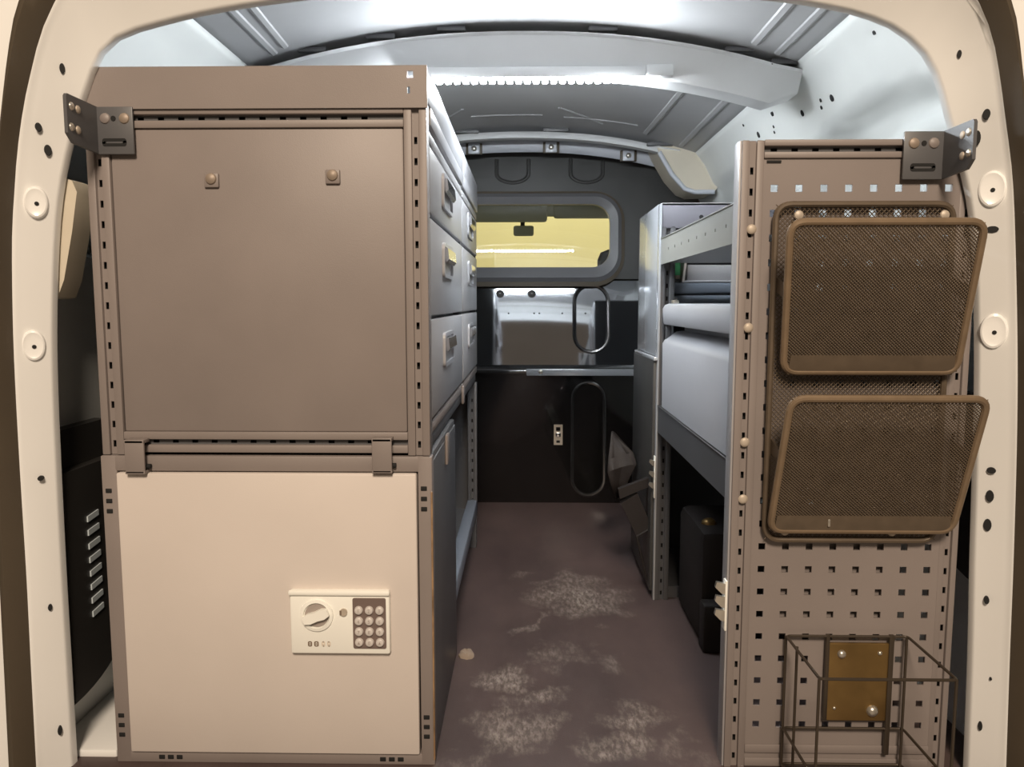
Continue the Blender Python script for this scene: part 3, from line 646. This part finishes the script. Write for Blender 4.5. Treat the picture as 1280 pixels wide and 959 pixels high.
bracket(1, .575, .637, .962, 1.034, .637, 'dark angle bracket with zinc bolts tying the perforated panel to the door frame')

# ---------------------------------------------------------------- right side: shelf rack
RX0, RX1 = .332, .700
rk = thing('shelf_rack', (.515, 1.6, 0), 'grey shelf rack with a perforated end panel and two trays', 'rack')
slot_post(RX0, RX0+.034, 0, 1.023, YF, rk, 'rack_grey'); slot_post(RX1-.030, RX1, 0, 1.018, YF+.004, rk, 'rack_grey')
slot_rail(RX0+.034, RX1-.030, .996, 1.024, YF, rk, 'rack_grey')
holes = [(.0185+.0383*i-.0055, .0185+.0383*i+.0055, .0745+.0381*j-.0055, .0745+.0381*j+.0055) for i in range(8) for j in range(24)]
part('perforated_panel', G().perf((RX0+.0335, YF+.004, 0), (1, 0, 0), (0, 0, 1), (0, 1, 0), RX1-.030-RX0-.0335, .996, holes, .003), 'rack_grey', rk)
part('label_slot', G().box(.371, .393, YF+.002, YF+.0045, .9895, .993), 'hole_black', rk)
part('backing_plate', G().box(.405, .595, YF+.016, YF+.022, .225, .40), 'rack_grey', rk)
slot_rail(RX0+.034, RX1-.03, .002, .040, YF+.0005, rk, 'rack_grey', 'base_rail', .003)
sb = mesh_of('post_bolt', G().dome((0, 0, 0), (0, -1, 0), .0078, .0028, 14), Vector((0, 0, 0)))
rep('post_bolt', sb, 'bolt_cream', rk, [(RX0+.018, YF, z) for z in (.888, .735, .552, .459)])
part('post_side', G().box(RX0-.003, RX0+.001, YF+.004, YF+.034, 0, 1.023, .001), 'drawer_grey', rk)
YM = 1.95
def tray(z0, z1, matn, nm):
    hs = [(v, v+.006, (z1-z0)*.5-.003, (z1-z0)*.5+.003) for v in [.06+.075*k for k in range(8)]]
    p = part(nm, G().perf((RX0+.003, YF+.034, z0), (0, 1, 0), (0, 0, 1), (1, 0, 0), YM-YF-.038, z1-z0, hs if matn == 'tray_grey' else [], .003), matn, rk)
    part('tray_floor', G().box(RX0+.004, RX1-.01, YF+.034, YM-.004, z0+.004, z0+.008), matn, p)
    part('tray_lip', G().box(RX0+.001, RX0+.012, YF+.034, YM-.004, z1-.003, z1, .001), matn, p)
    part('tray_back', G().box(RX1-.013, RX1-.01, YF+.034, YM-.004, z0, z1), matn, p)
tray(.870, .935, 'tray_grey', 'upper_tray'); tray(.447, .516, 'rack_dark', 'lower_tray')
part('back_post', G().box(RX1-.03, RX1, YM-.04, YM-.005, 0, 1.0, .002), 'rack_dark', rk)
# rear module beside the bulkhead
md = thing('end_cabinet', (.515, 2.12, 0), 'glossy grey end cabinet of the rack beside the bulkhead', 'cabinet')
slot_post(RX0+.004, RX0+.040, 0, .965, YM, md, 'rack_dark')
part('front_edge', G().box(RX0, RX0+.005, YM-.002, YM+.03, 0, 1.02, .001), 'gloss_grey', md)
part('side_panel', G().box(RX0, RX0+.006, YM+.03, 2.29, .638, 1.022, .002), 'gloss_grey', md, 'glossy grey metal side panel')
part('lower_panel', G().box(RX0-.008, RX0+.004, YM+.012, 2.32, .02, .628, .003), 'bulk_matt', md)
part('panel_seam', G().box(RX0-.009, RX0+.001, YM+.0, 2.30, .628, .637, .002), 'gloss_grey', md)
part('head_plate', G().box(RX0+.002, RX1, YM, YM+.012, .960, 1.022, .002), 'plum_grey', md)
part('plate_hole', G().cyl((.434, YM-.0008, .987), (.434, YM+.004, .987), .0055, 10), 'hole_black', md)
part('top_plate', G().box(RX0+.004, RX1, YM, 2.30, 1.016, 1.022), 'drawer_grey', md)
part('back_plate', G().box(RX0, RX1, 2.296, 2.30, .02, 1.02), 'rack_dark', md)
part('shelf', G().box(RX0+.006, RX1, YM+.03, 2.29, .752, .762), 'rack_dark', md)
part('base', G().box(RX0+.04, RX1, YM+.02, 2.29, .0, .03), 'rack_dark', md)
# cases on the shelf
t = thing('tool_case', (.47, 2.1, .762), 'flat dark blue grey tool case on the end cabinet shelf, under the metal box', 'case')
part('body', G().box(.368, .60, 1.99, 2.2, .762, .795, .004), 'case_blue', t); part('lid', G().box(.368, .60, 1.988, 2.2, .797, .826, .005), 'case_blue', t); part('catch', G().box(.372, .386, 1.982, 1.99, .776, .79, .002), 'chrome', t)
t = thing('metal_box', (.47, 2.1, .828), 'light grey metal box with a folded lid on top of the flat tool case', 'box')
part('body', G().box(.412, .57, 2.0, 2.18, .827, .872, .003), 'drawer_grey', t); part('lid_fold', G().box(.398, .57, 1.99, 2.18, .8262, .832, .002), 'cap_grey', t); part('side_flap', G().prism([(.398, 1.99, .830), (.404, 1.99, .830), (.410, 1.99, .880), (.404, 1.99, .880)], (0, .12, 0)), 'safe_white', t)
t = thing('green_carton', (.372, 2.02, .826), 'small green and red carton beside the light grey metal box', 'carton')
part('carton', G().box(.378, .394, 1.995, 2.06, .845, .885, .001), 'green_card', t); part('red_band', G().box(.378, .394, 1.995, 2.06, .836, .845, .001), 'mark_brown', t); part('foot', G().box(.378, .394, 1.995, 2.06, .826, .836, .001), 'black_plastic', t)

# grey plastic drawer box on the lower tray
cs = thing('storage_box', (.5, 1.57, .455), 'large grey plastic storage box with a lid on the lower tray', 'storage box')
y0, y1 = YF+.055, YM-.035
def sect(pts, nm, lb=None): return part(nm, G().prism([(x, y0, z) for x, z in pts], (0, y1-y0, 0)), 'case_grey', cs, lb)
sect([(.340, .456), (.338, .675), (.343, .683), (.372, .704), (.384, .706), (.66, .706), (.66, .456)], 'body')
sect([(.392, .706), (.392, .728), (.66, .728), (.66, .706)], 'neck')
lid = sect([(.341, .722), (.339, .728), (.337, .760), (.342, .769), (.352, .773), (.66, .773), (.66, .722)], 'lid')
part('corner_rib', G().box(.345, .360, y1-.004, y1+.006, .53, .77, .003), 'rack_dark', cs)
part('catch', G().box(.352, .368, y1-.045, y1-.025, .773, .781, .002), 'zinc', cs)

# wheel box and debris under the tray
t = thing('wheel_box', (.53, 1.78, 0), 'dark wheel arch box on the floor under the lower tray', 'wheel arch')
part('box', G().box(.392, .66, 1.68, 1.93, 0, .265, .02), 'dark_steel', t)
part('ledge', G().box(.392, .66, 1.64, 1.685, .0, .11, .006), 'dark_steel', t)
top('cloth_scrap', G().dome((.425, 1.75, .264), (0, 0, 1), .018, .014, 10, 4), 'brass_plate', 'small yellowish scrap lying on the dark wheel arch box', 'scrap')
lump = G().dome((-.131, 1.62, 0), (0, 0, 1), .017, .014, 12, 4); lump.v = [(x+random.uniform(-.003, .003), y+random.uniform(-.003, .003), z*random.uniform(.8, 1.2)) for x, y, z in lump.v]
top('dirt_clump', lump, 'dust_lump', 'small tan clump of dirt on the floor beside the safe', 'dirt')

# catches on the rack uprights
def catch(x, y_, z0, z1, s, lb):
    t = thing('door_catch', (x, y_, z0), lb, 'catch', 'cream claw catches on the rack uprights')
    part('back_plate', G().box(x-.004*s, x, y_-.012, y_+.004, z0, z1, .0015), 'cream_plastic', t)
    n = 3; h = z1-z0
    for k in range(n):
        zc = z1-h*(.18+.27*k)
        part('claw', G().prism([(x-.003, y_-.004, zc+.010*s), (x-.018*s, y_-.004, zc+.013*s), (x-.020*s, y_-.004, zc+.004*s), (x-.010*s, y_-.004, zc-.006*s), (x-.003, y_-.004, zc-.008*s)], (0, -.007, 0)), 'zinc', t)
catch(RX0-.002, YF+.012, .237, .322, 1.0, 'cream claw catch on the upright of the perforated panel')
catch(RX0-.001, YM+.0, .275, .385, .8, 'cream claw catch on the upright of the glossy end cabinet')

# folded metal holder by the bulkhead
fh = thing('folded_holder', (.29, 2.22, .09), 'dark folded metal holder fixed low on the end cabinet beside the bulkhead', 'holder')
def quad(px, Y): return [at(x, y_, Y) for x, y_ in px]
g = G(); rows = []
for (pl, pr_, Y) in (((764, 540), (768, 540), 2.24), ((760, 575), (792, 566), 2.22), ((759, 590), (796, 580), 2.205), ((763, 606), (786, 600), 2.215), ((770, 624), (778, 620), 2.23)):
    a, b_ = at(*pl, Y), at(*pr_, Y); rows.append([a.lerp(b_, k/4)+Vector((0, .012*math.sin(math.pi*k/4), 0)) for k in range(5)])
solid(part('curved_plate', g.grid(rows), 'dark_steel', fh, smooth=20), .003)
part('bar', G().prism(quad(((773, 612), (813, 597), (813, 608), (775, 624)), 2.0), (0, .02, 0)), 'dark_steel', fh)
part('tray', G().prism(quad(((776, 630), (797, 617), (812, 652), (811, 662), (796, 671)), 2.0), (0, .03, 0)), 'dark_steel', fh)
part('tray_edge', G().tube(quad(((796, 671), (811, 662)), 1.998), .003, 6), 'dark_steel', fh); part('stay', G().tube(quad(((796, 671), (811, 735)), 1.998), .003, 6), 'dark_steel', fh)

# ---------------------------------------------------------------- wall organiser with two mesh pockets
og = thing('mesh_organiser', (.52, 1.2, .39), 'brown wire mesh wall organiser with two pockets on the perforated panel', 'organiser')
def clip_line(poly, p, d):
    ts = []
    n = len(poly)
    for i in range(n):
        a, b_ = poly[i], poly[(i+1) % n]; ex, ey = b_[0]-a[0], b_[1]-a[1]; den = d[0]*ey-d[1]*ex
        if abs(den) < 1e-9: continue
        t_ = ((a[0]-p[0])*ey-(a[1]-p[1])*ex)/den; s_ = ((a[0]-p[0])*d[1]-(a[1]-p[1])*d[0])/den
        if -1e-6 <= s_ <= 1+1e-6: ts.append(t_)
    return (min(ts), max(ts)) if len(ts) >= 2 else None
def wire_mesh(o, u, v, poly, pitch, w, skew=1.0):
    o, u, v = Vector(o), Vector(u), Vector(v); n = u.cross(v).normalized(); g = G()
    us = [p[0] for p in poly]; vs = [p[1] for p in poly]; R = max(us)-min(us)+max(vs)-min(vs); c = (min(us), min(vs))
    for sg, lay in ((1, 0.0), (-1, w*.7)):
        d = Vector((1, sg*skew)).normalized(); q = Vector((-d.y, d.x))
        k = -int(R/pitch)-2
        while k*pitch < R+pitch:
            p = (c[0]+q.x*k*pitch, c[1]+q.y*k*pitch); k += 1; t_ = clip_line(poly, p, d)
            if not t_ or t_[1]-t_[0] < .002: continue
            a = (p[0]+d.x*t_[0], p[1]+d.y*t_[0]); b_ = (p[0]+d.x*t_[1], p[1]+d.y*t_[1])
            A = o+u*a[0]+v*a[1]+n*lay; B = o+u*b_[0]+v*b_[1]+n*lay; s_ = (u*q.x+v*q.y)*(w/2); h = n*(w*.35)
            g.add([A-s_, A+s_, A+h, B-s_, B+s_, B+h], [(0, 1, 4, 3), (1, 2, 5, 4), (2, 0, 3, 5)])
    return g
def rounded(pts, r, n=6):
    out = []; m_ = len(pts)
    for i in range(m_):
        p = Vector(pts[i]); a = (Vector(pts[i-1])-p); b_ = (Vector(pts[(i+1) % m_])-p)
        ra = min(r, a.length*.45); p0 = p+a.normalized()*ra; p1 = p+b_.normalized()*ra
        for k in range(n+1): t_ = k/n; out.append(p0*(1-t_)**2+p*2*t_*(1-t_)+p1*t_*t_)
    return out
ox0, ox1, oz0, oz1 = .384, .655, .395, .925
bt = rounded([(ox0, 1.212, oz0), (ox1, 1.212, oz0), (ox1, 1.212, oz1), (ox0, 1.212, oz1)], .025)
bf = part('back_frame', G().tube(bt, .005, 8, True), 'mesh_bronze', og)
part('back_mesh', wire_mesh((ox0, 1.213, oz0), (1, 0, 0), (0, 0, 1), [(0, 0), (ox1-ox0, 0), (ox1-ox0, oz1-oz0), (0, oz1-oz0)], .0052, .0014), 'mesh_bronze', bf, kind='stuff', smooth=0)
def pocket(zt, zb, xl, xr, yt, xlb, xrb, nm):
    """front loop leaning out at the top; zt/zb top and bottom heights"""
    TL, TR, BR, BL = Vector((xl, yt, zt)), Vector((xr, yt, zt)), Vector((xrb, 1.195, zb)), Vector((xlb, 1.195, zb))
    pk = part('pocket_rim', G().tube(rounded([TL, TR, BR, BL], .022), .0058, 10, True), 'rim_bronze', og)
    u = (TR-TL).normalized(); vv = (TL-BL); vv = (vv-u*vv.dot(u)); Vh = vv.length; vv.normalize(); o = BL
    poly = [(0, 0), ((BR-BL).dot(u), 0), ((TR-BL).dot(u), Vh), ((TL-BL).dot(u), Vh)]
    part('pocket_mesh', wire_mesh(o, u, vv, poly, .0036, .0019, .9), 'mesh_bronze', pk, kind='stuff', smooth=0)
    # bottom curl back to the panel
    for (xa, xb, ya, za, zc) in ((xlb, xrb, 1.195, zb, zb-.006),):
        part('bottom_rail', G().box(xa+.006, xb-.006, 1.193, 1.213, zb-.005, zb+.001, .002), 'mesh_bronze', pk)
        part('bottom_band', G().prism([(xa+.006, 1.190, zb), (xb-.006, 1.190, zb), (xb-.008, 1.184, zb+.026), (xa+.008, 1.184, zb+.026)], (0, .002, 0)), 'mesh_bronze', pk)
    for side, (T, B) in ((-1, (TL, BL)), (1, (TR, BR))):
        P = T.lerp(B, .46); Q = Vector((P.x+side*.0, 1.213, P.z+.012))
        part('side_strap', G().prism([P+Vector((0, 0, -.012)), P+Vector((0, 0, .012)), Q+Vector((0, 0, .014)), Q+Vector((0, 0, -.008))], (side*-.003, 0, 0)), 'mesh_bronze', pk)
        a, c_, d_ = P, Vector((P.x, 1.213, P.z)), Vector((B.x, 1.213, B.z))
        w_ = wire_mesh((B.x, B.y, B.z), (0, 1, 0), (0, 0, 1), [(0, 0), (1.213-B.y, 0), (1.213-B.y, P.z-B.z), (P.y-B.y, P.z-B.z)], .0042, .0014)
        part('side_mesh', w_, 'mesh_bronze', pk, kind='stuff', smooth=0)
pocket(.890, .668, .380, .657, 1.130, .398, .664, 'a'); pocket(.634, .416, .390, .676, 1.128, .386, .672, 'b')
for x, z in ((.418, .908), (.64, .908), (.415, .41), (.585, .41)): part('screw', G().dome((x, 1.208, z), (0, -1, 0), .0075, .0035, 12), 'bolt_cream', og)
part('glint_clip', G().box(.474, .478, 1.185, 1.191, .424, .436, .001), 'zinc', og)

# ---------------------------------------------------------------- wire holder with brass plate
wh = thing('wire_holder', (.522, 1.14, 0), 'open wire bottle holder low on the perforated panel', 'wire holder')
hx0, hx1, hy0, hy1, hz, lz = .425, .622, 1.068, 1.213, .233, .075
part('top_ring', G().tube(rounded([(hx0, hy0, hz), (hx1, hy0, hz), (hx1, hy1, hz), (hx0, hy1, hz)], .008), .0023, 8, True), 'wire_dark', wh)
part('lower_ring', G().tube(rounded([(hx0, hy0, lz), (hx1, hy0, lz), (hx1, hy1, lz), (hx0, hy1, lz)], .008), .0023, 8, True), 'wire_dark', wh)
for x, y_ in ((hx0, hy0+.002), (hx1, hy0+.002), (hx0+.004, hy1-.04), (hx1-.004, hy1-.005), (hx0, hy1)):
    part('upright_wire', G().tube([(x, y_, hz), (x, y_, .012)], .0023, 8), 'wire_dark', wh)
part('base_wire', G().tube(rounded([(hx0, hy0+.002, .012), (hx1, hy0+.002, .012), (hx1, hy1, .012), (hx0, hy1, .012)], .008), .0023, 8, True), 'wire_dark', wh)
part('mount_strap', G().box(.592, .600, 1.2105, 1.2165, .03, .236, .001), 'wire_dark', wh); part('mount_strap', G().box(.490, .496, 1.2105, 1.2165, .09, .236, .001), 'wire_dark', wh)
bpz = part('mount_plate', G().box(.496, .594, 1.2125, 1.2195, .088, .221, .002), 'brass_plate', wh, 'brass coloured mounting plate with bolts')
for x, z, r_ in ((.516, .203, .0075), (.570, .106, .010), (.578, .205, .004), (.508, .11, .003)):
    part('plate_bolt', G().dome((x, 1.2125, z), (0, -1, 0), r_, r_*.8, 12), 'zinc', bpz)
